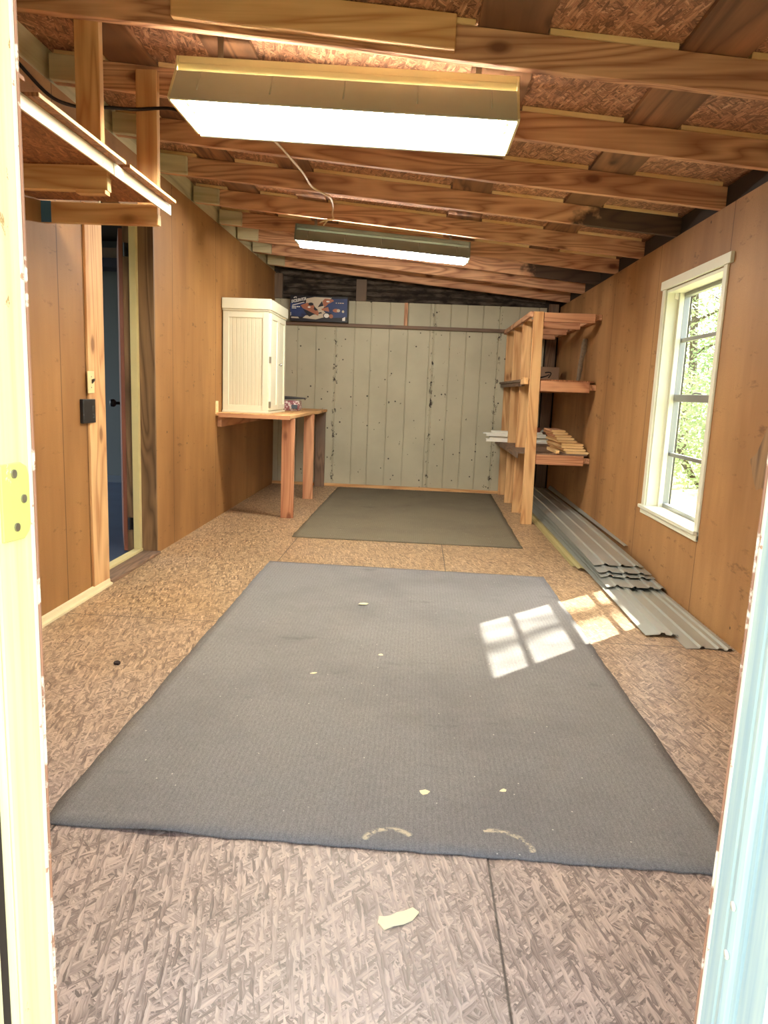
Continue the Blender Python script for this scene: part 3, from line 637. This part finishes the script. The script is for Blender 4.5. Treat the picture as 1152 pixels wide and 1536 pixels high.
for cx, cy, rx, ry, mt, d in ((.36,.33,.045,.06,'boxblack',.004), (.66,.76,.085,.12,'boxblack',.004), (.635,.76,.045,.085,'boxwhite',.005), (.715,.78,.035,.08,'boxrust',.005), (.33,.45,.025,.03,'boxwhite',.004), (.655,.21,.03,.03,'boxwhite',.004), (.80,.55,.06,.07,'boxrust',.003), (.84,.55,.03,.06,'boxbeige',.004), (.92,.58,.02,.05,'boxbeige',.003), (.53,.66,.025,.03,'boxblack',.004)):
    decal('printed_disc', [(cx+rx*math.cos(a*math.pi/10), cy+ry*math.sin(a*math.pi/10)) for a in range(20)], mt, d)
decal('printed_tag', [(.02,.84),(.14,.84),(.16,.90),(.02,.90)], 'boxbeige', .0020)
decal('printed_tag', [(.91,.84),(.96,.78),(.96,.94),(.91,.94)], 'boxwhite', .0020)
decal('printed_tag', [(.005,.68),(.018,.66),(.018,.80),(.005,.80)], 'boxwhite', .0020)
decal('printed_line', [(.03,.385),(.24,.25),(.25,.27),(.04,.41)], 'boxwhite', .0020)
def text(body, u, v, size, mat, rot=0, parent=t, name='lettering', shear=0.25, d=.0018):
    cu = bpy.data.curves.new(name, 'FONT'); cu.body = body; cu.size = size; cu.extrude = .0006; cu.offset = .0012; cu.shear = shear; cu.align_x = 'LEFT'; cu.align_y = 'BOTTOM'
    o = bpy.data.objects.new(name, cu); C.objects.link(o); o.parent = parent; cu.materials.append(M[mat])
    X, Z = U(u, v); o.location = Vector((X, by-d, Z)) - wloc(parent); o.rotation_euler = (math.pi/2, -rot, 0); return o
tx = text('EXCELERATOR', .025, .335, .046, 'boxwhite', .22); tx.data.space_character = .80; tx.scale = (.72, 1.05, 1)
bpy.context.view_layer.update()
tme = bpy.data.meshes.new_from_object(tx.evaluated_get(bpy.context.evaluated_depsgraph_get())); tl, tr_, tsc = tx.location.copy(), tx.rotation_euler.copy(), tx.scale.copy()
bpy.data.objects.remove(tx); tx = bpy.data.objects.new('lettering', tme); C.objects.link(tx); tx.parent = t; tx.location = tl; tx.rotation_euler = tr_; tx.scale = tsc
decal('printed_logo', [(.055,.10),(.085,.05),(.09,.07),(.068,.12)], 'boxwhite', .0020)
decal('printed_logo', [(.09,.06),(.115,.06),(.10,.12)], 'boxwhite', .0020)
for k, (a, b) in enumerate(((.03,.05),(.055,.08),(.087,.105),(.115,.14),(.145,.17))): decal('printed_mark', [(a,.425),(b,.425),(b,.465),(a,.465)], 'boxwhite', .0020)
for k, (a, b) in enumerate(((.03,.05),(.055,.075),(.08,.105))): decal('printed_mark', [(a,.49),(b,.49),(b,.52),(a,.52)], 'boxwhite', .0020)
for k, (a, b) in enumerate(((.79,.81),(.83,.85),(.86,.89),(.90,.93))): decal('printed_mark', [(a,.24),(b,.24),(b,.27),(a,.27)], 'boxbeige', .0020)

# ------------------------------------------------------------------ shelving unit on the right
t = thing('shelving_unit', 'rough pine stud shelving unit against the right wall', 'shelving', (3.25, 8.1, 0))
PY = [7.06, 7.76, 8.46, 9.16]; px0, px1 = 2.935, 3.03
for k, y in enumerate(PY):
    lean = 0.018
    a = MB().hexa([(px0+lean, y, 0), (px1+lean+.015, y, 0), (px1+lean+.015, y+.04, 0), (px0+lean, y+.04, 0), (px0, y, 2.06), (px1, y, 2.06), (px1, y+.04, 2.06), (px0, y+.04, 2.06)])
    obj('upright', a, 'goldz', t, bev=.004)
for k, (zt, h) in enumerate(((2.055, .085), (1.415, .10), (0.70, .095))):
    obj('front_bearer', B(3.035+.012*k, 3.52, 7.065, 7.105, zt-h, zt), 'redx', t, bev=.003)
    for y in PY[1:]: obj('cross_bearer', B(3.035+.012*k, 3.53, y+.0, y+.04, zt-h, zt), 'redx', t, bev=.003)
    obj('wall_rail', B(3.525, 3.585, 7.09, 9.22, zt-.055-(.0 if k == 0 else .02), zt-(.0 if k == 0 else .02)), 'rafy', t, bev=.003)
obj('top_rail', B(2.90, 2.933, 7.07, 9.2, 2.01, 2.06), 'rafy', t, bev=.003)
obj('middle_rail', B(2.885, 2.932, 7.33, 9.22, 1.40, 1.425), 'oldy', t, bev=.003)
obj('middle_rail', B(2.89, 2.932, 7.08, 7.33, 1.375, 1.44), 'goldy', t, bev=.003)
obj('middle_rail', B(2.90, 2.935, 7.33, 9.2, 1.36, 1.40), 'oldy', t, bev=.003)
obj('shelf_board', B(2.935, 3.56, 7.09, 9.2, 1.416, 1.43), 'shelfosb', t)
obj('shelf_board', B(2.885, 3.56, 7.106, 9.2, 0.701, 0.716), 'oldy', t)
obj('shelf_edging', B(2.876, 2.886, 7.10, 9.18, 0.655, 0.716), 'oldy', t)
# cardboard box with curved arrow
cb = thing('cardboard_box', 'small brown cardboard box with a curved black arrow on the middle shelf', 'box', (3.33, 8.5, 1.43))
obj('carton', B(3.18, 3.475, 8.44, 8.70, 1.43, 1.605), 'cardboard', cb, bev=.004)
def arc_strip(pts, w0, w1, y, mat, parent, name):
    n = len(pts); vs = []
    for i, (x_, z_) in enumerate(pts):
        a = pts[max(i-1, 0)]; b = pts[min(i+1, n-1)]; d = Vector((b[0]-a[0], 0, b[1]-a[1])).normalized(); nrm = Vector((-d.z, 0, d.x)); w = w0+(w1-w0)*i/(n-1)
        for s in (1, -1): vs += [Vector((x_, y, z_))+nrm*w*s, Vector((x_, y+.0012, z_))+nrm*w*s]
    fs = []
    for i in range(n-1):
        o_ = i*4; fs += [(o_, o_+2, o_+6, o_+4), (o_+1, o_+5, o_+7, o_+3), (o_, o_+4, o_+5, o_+1), (o_+2, o_+3, o_+7, o_+6)]
    obj(name, MB().add(vs, fs), mat, parent)
arc_strip([(3.24, 1.475), (3.29, 1.487), (3.33, 1.50), (3.366, 1.518)], .010, .005, 8.4385, 'ink', cb, 'printed_arrow')
arc_strip([(3.315, 1.538), (3.35, 1.545), (3.378, 1.542), (3.385, 1.53), (3.375, 1.505), (3.357, 1.48)], .007, .006, 8.4380, 'ink', cb, 'printed_arrow')
# bark stick
sp = [(3.515, 7.60, 1.43), (3.522, 7.60, 1.50), (3.53, 7.605, 1.58), (3.535, 7.60, 1.66), (3.548, 7.605, 1.74), (3.55, 7.60, 1.82), (3.556, 7.60, 1.868)]
m = MB()
n0 = 9; rings = []
for i, p in enumerate(sp):
    w_, d_ = (.026+random.uniform(-.005, .005)), .014
    rings.append([(p[0]+w_*math.cos(2*math.pi*k/n0)*(1+random.uniform(-.18, .18)), p[1]+d_*math.sin(2*math.pi*k/n0), p[2]) for k in range(n0)])
vs = [v for r in rings for v in r]; fs = [(i*n0+k, i*n0+(k+1) % n0, (i+1)*n0+(k+1) % n0, (i+1)*n0+k) for i in range(len(rings)-1) for k in range(n0)] + [tuple(range(n0))[::-1], tuple(range(len(vs)-n0, len(vs)))]
tag(obj('bark_slab', m.add(vs, fs), 'bark', loc=sp[0]), 'rough grey bark slab leaning upright on the middle shelf', 'wood piece')
# white trim boards across the lower shelf
random.seed(11)
zz = .717
wlab = ['bottom white trim board of the stack poking through the shelving uprights', 'second white trim board from the bottom of the stack through the uprights', 'third white trim board from the bottom of the stack through the uprights', 'fourth white trim board from the bottom, thin with a stepped edge', 'topmost thin white trim board of the stack poking through the uprights']
for k, (xa, xb, h, ya) in enumerate(((2.70, 3.44, .034, 8.52), (2.735, 3.46, .030, 8.54), (2.70, 3.46, .022, 8.51), (2.66, 3.40, .016, 8.53), (2.76, 3.36, .022, 8.55))):
    prof = [(ya, zz), (ya, zz+h*.55), (ya+.012, zz+h*.6), (ya+.02, zz+h), (ya+.085, zz+h), (ya+.085, zz)]
    o = obj('trim_board', MB().prism(prof, 0, xa, xb), 'white', loc=(xa, ya, zz)); tag(o, wlab[k], 'board', 'white trim boards on the lower shelf'); zz += h+.001
tag(obj('red_box', B(3.22, 3.34, 8.62, 8.74, .717, .90), plain('dull_red', srgb(120,62,48), .6), bev=.004, loc=(3.28,8.7,.717)), 'dull red small box behind the white trim boards on the lower shelf', 'box')
tag(obj('crumpled_rag', MB().tube([(3.36,8.40,.86),(3.39,8.40,.875),(3.43,8.41,.862),(3.46,8.40,.85)], [.012,.022,.02,.008], 7), 'boxbeige', loc=(3.4,8.4,.85)) if False else obj('foil_scrap', MB().tube([(3.335,8.56,.852),(3.36,8.56,.868),(3.40,8.57,.862),(3.44,8.56,.852)], [.006,.013,.014,.006], 7), 'sheet', loc=(3.4,8.56,.85)), 'crumpled grey foil scrap on the white trim boards', 'scrap')
# stack of tongue and groove boards
random.seed(5); zz = .717
bmat = ['strawy', 'goldy', 'strawy', 'goldy', 'strawy', 'goldy', 'redy', 'goldy', 'rafy']
ords = ['lowest', 'second from the bottom', 'third from the bottom', 'fourth from the bottom', 'fifth from the bottom', 'sixth from the bottom', 'third from the top', 'second from the top', 'topmost']
for k in range(9):
    xa = 3.348 - .010*k + (0 if k % 3 else .01); wd = .215 if k < 4 else .19 - .012*(k-4); xa = xa if k < 5 else 3.30-.012*(k-5)
    h = .024; y0_ = 7.09 + .05*random.random() + .05*k; y1_ = 7.95+random.uniform(-.1, .1)
    sk = -.01 - .003*k
    f = lambda u, y: (xa+u + sk*(y-y0_)/1.3, y)
    prof = [(0, .006), (.004, 0), (wd-.004, 0), (wd, .006), (wd+.008, .009), (wd+.008, .015), (wd, .018), (wd-.004, .022), (.004, .022), (0, .016), (.008, .012)]
    vs = []
    for y in (y0_, y1_):
        for (u, w_) in prof: a, b = f(u, y); vs.append((a, b, zz+w_))
    n = len(prof)
    fs = [tuple(range(n))[::-1], tuple(range(n, 2*n))]+[(i, (i+1) % n, n+(i+1) % n, n+i) for i in range(n)]
    o = obj('pine_board', MB().add(vs, fs), bmat[k], loc=(xa, y0_, zz))
    ev = [(v[0], y0_-.0012, v[2]) for v in vs[:n]] + [(v[0], y0_-.0002, v[2]) for v in vs[:n]]
    obj('cut_end', MB().add(ev, fs), 'strawx', o); tag(o, ords[k]+' pine board in the stack on the lower shelf', 'board', 'pine boards on the lower shelf'); zz += h
tag(obj('wood_offcut', B(3.250, 3.285, 7.085, 7.6, .717, .750), 'strawy', bev=.002, loc=(3.26,7.085,.717)), 'slim square wood offcut at the left foot of the pine board stack', 'board')

# ------------------------------------------------------------------ ribbed metal roofing sheets on the floor
def sheet(label, x0, x1, ya, yb, za, zb_, ribs, mat='sheet', tilt=0.0, bow=0.0, skew=0.0, rib_h=.010):
    pr = [(x0, -.004)]
    for r in ribs: pr += [(r-.017, 0), (r-.009, rib_h), (r+.009, rib_h), (r+.017, 0)]
    pr += [(x1, -.002)]
    ny = 14; vs = []; n = len(pr)
    for j in range(ny+1):
        u = j/ny; y = ya+(yb-ya)*u; zc = za+(zb_-za)*u + bow*math.sin(math.pi*u)
        for (x_, h) in pr:
            k_ = (x_-x0)/(x1-x0); vs.append((x_+skew*u, y+.012*math.sin(x_*37), zc+h+tilt*k_*u))
    fs = [(j*n+i, j*n+i+1, (j+1)*n+i+1, (j+1)*n+i) for j in range(ny) for i in range(n-1)]
    o = obj('roofing_sheet', MB().add(vs, fs), mat, loc=((x0+x1)/2, ya, 0))
    s = o.modifiers.new('thickness', 'SOLIDIFY'); s.thickness = .0022; s.offset = 1
    tag(o, label, 'metal sheet', 'metal roofing sheets by the right wall'); return o
sheet('grey ribbed metal sheet by the right wall whose end reaches nearest the doorway', 3.325, 3.572, 3.60, 9.0, .006, .03, [3.41, 3.50, 3.545])
sheet('grey ribbed metal sheet with the second nearest end, on the side away from the wall', 3.165, 3.34, 3.76, 9.0, .012, .04, [3.262, 3.322])
sheet('lower of the two stepped metal sheet ends in the middle of the stack', 3.186, 3.575, 4.66, 9.05, .036, .066, [3.26, 3.37, 3.48, 3.55])
sheet('upper of the two stepped metal sheet ends in the middle of the stack', 3.195, 3.57, 4.86, 9.05, .051, .084, [3.265, 3.375, 3.485], bow=.004)
sheet('metal sheet with a wavy dark front edge, just under the long topmost sheet', 3.192, 3.562, 4.92, 9.0, .067, .102, [3.27, 3.38, 3.49], bow=.002)
sheet('long topmost metal sheet running back under the shelving', 3.195, 3.55, 5.07, 9.1, .083, .120, [3.285, 3.40, 3.50], bow=.012)
sheet('narrow metal sheet curling up against the right wall beneath the window', 3.556, 3.583, 5.6, 9.0, .125, .135, [3.57], tilt=.03, rib_h=.003)
sheet('cream yellow metal sheet on the floor along the left side of the stack', 3.095, 3.160, 5.30, 9.0, .006, .010, [3.135], 'sheetcream', rib_h=.008)
sheet('thin cream metal sheet lying just above the yellow one on the stack side', 3.115, 3.162, 5.18, 9.0, .020, .026, [3.14], 'sheetcream', rib_h=.006)

# ------------------------------------------------------------------ carpets and scraps
def rug(name, label, corners, mat, th, lump=0):
    A, Bq, Cq, D = [Vector(c) for c in corners]      # near left, far left, far right, near right
    nx, ny = 40, 60; vs = []; random.seed(2)
    jl = [random.uniform(-.004, .004) for _ in range(200)]
    for j in range(ny+1):
        for i in range(nx+1):
            u, v = i/nx, j/ny
            p = (A*(1-u)+D*u)*(1-v)+(Bq*(1-u)+Cq*u)*v
            dx = jl[j]*(i in (0, nx)); dy = jl[i+70]*(j in (0, ny))
            z = th + (lump*(.5+.5*math.sin(u*9+v*3))*math.exp(-((v-.86)/.05)**2)*(u < .8))
            if lump and j == 0 and abs(u-.17) < .06: z += .012*math.cos((u-.17)/.06*math.pi/2)
            vs.append((p.x+dx, p.y+dy, z))
    fs = [(j*(nx+1)+i, j*(nx+1)+i+1, (j+1)*(nx+1)+i+1, (j+1)*(nx+1)+i) for j in range(ny) for i in range(nx)]
    o = obj(name, MB().add(vs, fs), mat, loc=(0,0,0)); s = o.modifiers.new('thickness', 'SOLIDIFY'); s.thickness = th-.0005; s.offset = -1
    for p in o.data.polygons: p.use_smooth = True
    return tag(o, label, 'carpet')
rug('floor_carpet', 'large grey ribbed carpet in the middle of the room, nearest the doorway', [(0.868, 1.80, 0), (0.857, 4.985, 0), (2.815, 4.93, 0), (2.845, 1.775, 0)], 'rug1', .008, .006)
rug('floor_carpet', 'smaller olive grey carpet at the back of the room before the back wall', [(0.857, 5.885, 0), (0.885, 9.10, 0), (2.86, 9.13, 0), (2.805, 5.88, 0)], 'rug2', .008)
def scrap(name, label, cx, cy, z, r, mat, n=8, seed=1, sx=1.0, rot=0.0, cat='scrap', group=None, h=.003):
    random.seed(seed); pts = []
    for k in range(n):
        a = 2*math.pi*k/n; q = r*random.uniform(.6, 1.15); u, v = q*math.cos(a)*sx, q*math.sin(a); pts.append((cx+u*math.cos(rot)-v*math.sin(rot), cy+u*math.sin(rot)+v*math.cos(rot)))
    tag(obj(name, MB().prism(pts, 2, z, z+h), mat, loc=(cx, cy, z)), label, cat, group)
pp = [(-.052,-.012),(-.035,-.03),(-.012,-.018),(.012,-.012),(.035,.0),(.052,.022),(.035,.034),(.012,.022),(-.004,.018),(-.02,.008),(-.035,.004),(-.05,.004)]
tag(obj('paper_scrap', MB().prism([(1.893+a*.95, 1.527+b*1.25) for a, b in pp], 2, .001, .004), 'scrap', loc=(1.89,1.53,0)), 'torn cream scrap on the bare floor in front of the big carpet', 'scrap')
scrap('dark_scrap', 'small black scrap on the floor left of the big carpet', .588, 2.975, .001, .022, 'coal', 7, 4, 1.0, h=.008)
for k, (x_, y_, r, lb) in enumerate(((1.613, 4.035, .022, 'white fleck farthest back on the big grey carpet'), (1.758, 3.243, .011, 'white fleck near the middle of the big grey carpet'), (1.474, 2.975, .011, 'white fleck on the left half of the big grey carpet'), (1.957, 2.074, .014, 'white fleck towards the near edge of the big grey carpet'), (2.21, 2.115, .009, 'small white fleck towards the near right of the big grey carpet'))):
    scrap('white_fleck', lb, x_, y_, .0135 if k == 0 else .0088, r, 'scrap', 6, 20+k, 1.3, .4, group='white flecks on the carpet', h=.002)

# ------------------------------------------------------------------ outside the window
def leaves(n, c, r, size, seed, flat=1.0):
    random.seed(seed); m = MB()
    for _ in range(n):
        while True:
            p = Vector((random.uniform(-1, 1), random.uniform(-1, 1), random.uniform(-1, 1)))
            if .15 < p.length < 1: break
        p = Vector((c[0]+p.x*r[0], c[1]+p.y*r[1], c[2]+p.z*r[2]))
        d = Vector((random.gauss(0, 1), random.gauss(0, 1), random.gauss(0, .7))).normalized(); e = d.orthogonal().normalized(); s = size*random.uniform(.6, 1.3)
        q = e.cross(d)*.003
        m.add([p, p+d*s*.5+e*s*.28, p+d*s+q, p+d*s*.5-e*s*.28], [(0, 1, 2, 3)])
    return m
struct('ground', B(-8, 40, -8, 50, -0.55, -0.4), 'soil')
bush = [('bush', (7.6, 14.5, 0.6), (1.9, 1.6, 1.3), 'leafB', 'pale yellow green bush outside the window, lowest in the pane', 6000),
        ('bush', (10.4, 18.4, 1.4), (2.0, 2.0, 2.2), 'leafA', 'mid green bush outside behind the pale bush', 6500),
        ('bush', (5.4, 20.5, 0.9), (1.8, 1.8, 1.6), 'leafA', 'green bush outside at the far left of the window view', 4500)]
for nm, c, r, mt, lb, n in bush:
    t = thing(nm, lb, 'bush', (c[0], c[1], -.4)); random.seed(int(c[0]*10))
    obj('foliage', leaves(n, c, r, .10, int(c[1]*10)), mt, t)
    m = MB()
    for k in range(6):
        a = random.uniform(0, 6.28); m.tube([(c[0], c[1], -.42), (c[0]+.3*r[0]*math.cos(a), c[1]+.3*r[1]*math.sin(a), c[2]*.5), (c[0]+.7*r[0]*math.cos(a), c[1]+.7*r[1]*math.sin(a), c[2]+.4*r[2])], [.035, .025, .01], 7)
    obj('stems', m, 'trunk', t)
def tree(c, h, r, mt, lb, n, seed, ls=.22, zc=None):
    t = thing('tree', lb, 'tree', (c[0], c[1], -.4)); random.seed(seed); zc = zc or h-r[2]*.6
    obj('trunk', MB().tube([(c[0], c[1], -.45), (c[0]+.08, c[1], h*.35), (c[0]-.05, c[1]+.1, h*.7), (c[0], c[1], h)], [.17, .13, .09, .03], 10), 'trunk', t)
    m = MB()
    for k in range(9):
        a = random.uniform(0, 6.28); z = h*random.uniform(.35, .85); q = random.uniform(.5, .85)
        m.tube([(c[0], c[1], z), (c[0]+.5*q*r[0]*math.cos(a), c[1]+.5*q*r[1]*math.sin(a), z+.5), (c[0]+q*r[0]*math.cos(a), c[1]+q*r[1]*math.sin(a), z+.9)], [.05, .035, .012], 7)
    obj('branches', m, 'trunk', t); obj('foliage', leaves(n, (c[0], c[1], zc), r, ls, seed), mt, t)
tree((10.6, 24.0), 7.0, (3.2, 3.0, 3.6), 'leafB', 'tall pale green tree outside, seen through the upper window panes', 9000, 31, ls=.15, zc=3.6)
tree((7.0, 31.0), 6.5, (2.6, 2.6, 3.2), 'leafA', 'tall dark green tree outside, left in the upper window panes', 7000, 32, ls=.15, zc=3.4)
tree((15.5, 32.0), 7.5, (3.0, 3.0, 3.8), 'leafA', 'green tree outside at the right of the window view', 7000, 33, ls=.15, zc=3.6)

tree((8.75, 9.75), 9.3, (1.15, 1.2, 1.5), 'leafA', 'slender sparse tree outside whose leaves dapple the sunlight on the carpet', 560, 41, ls=.15, zc=8.1)
struct('trim_9', MB().prism([(3.72, .985), (3.66, 1.02), (3.60, 1.12), (3.53, 1.26), (3.50, 1.26), (3.50, .80), (3.56, .86), (3.62, .84), (3.67, .90)], 0, W-.0025, W+.001), 'dark_oak')

# ------------------------------------------------------------------ camera
f, yaw, pitch, roll, camx = 1068.873, -0.04204, -0.16738, 0.04121, 1.88152
cy, sy, cp, sp_ = math.cos(yaw), math.sin(yaw), math.cos(pitch), math.sin(pitch)
fw = Vector((sy*cp, cy*cp, sp_)); r_ = Vector((cy, -sy, 0)); u_ = r_.cross(fw)
cr, sr = math.cos(roll), math.sin(roll); R_, U_ = r_*cr+u_*sr, u_*cr-r_*sr
cam = bpy.data.cameras.new('camera'); co = bpy.data.objects.new('camera', cam); C.objects.link(co)
co.matrix_world = Matrix(((R_.x, U_.x, -fw.x, camx), (R_.y, U_.y, -fw.y, 0.0), (R_.z, U_.z, -fw.z, 1.25), (0,0,0,1)))
cam.sensor_fit = 'VERTICAL'; cam.sensor_height = 36; cam.lens = 36*f/1536; cam.clip_start = .02; cam.clip_end = 200
bpy.context.scene.camera = co

# ------------------------------------------------------------------ light
sun = bpy.data.lights.new('sun', 'SUN'); sun.energy = 11; sun.angle = math.radians(0.6); sun.color = (1.0, .93, .80)
so = bpy.data.objects.new('sun', sun); C.objects.link(so); so.location = (9, 9, 9)
so.rotation_euler = Vector((-1.51, -1.49, -2.05)).to_track_quat('-Z', 'Y').to_euler()
wd = bpy.data.worlds.new('sky'); bpy.context.scene.world = wd; wd.use_nodes = True; nt = wd.node_tree
bg = nt.nodes['Background']; sky = nt.nodes.new('ShaderNodeTexSky'); sky.sky_type = 'NISHITA'; sky.sun_disc = False
sky.sun_elevation = math.radians(48); sky.sun_rotation = math.radians(55); sky.air_density = 1.2; sky.dust_density = 2.0
hs = nt.nodes.new('ShaderNodeHueSaturation'); hs.inputs['Saturation'].default_value = .6; nt.links.new(sky.outputs[0], hs.inputs['Color']); nt.links.new(hs.outputs[0], bg.inputs[0]); bg.inputs[1].default_value = 0.55
sc = bpy.context.scene
sc.view_settings.view_transform = 'Standard'; sc.view_settings.look = 'None'; sc.view_settings.gamma = 1; sc.view_settings.exposure = 1.2
sc.cycles.max_bounces = 10; sc.cycles.diffuse_bounces = 6; sc.cycles.use_denoising = True
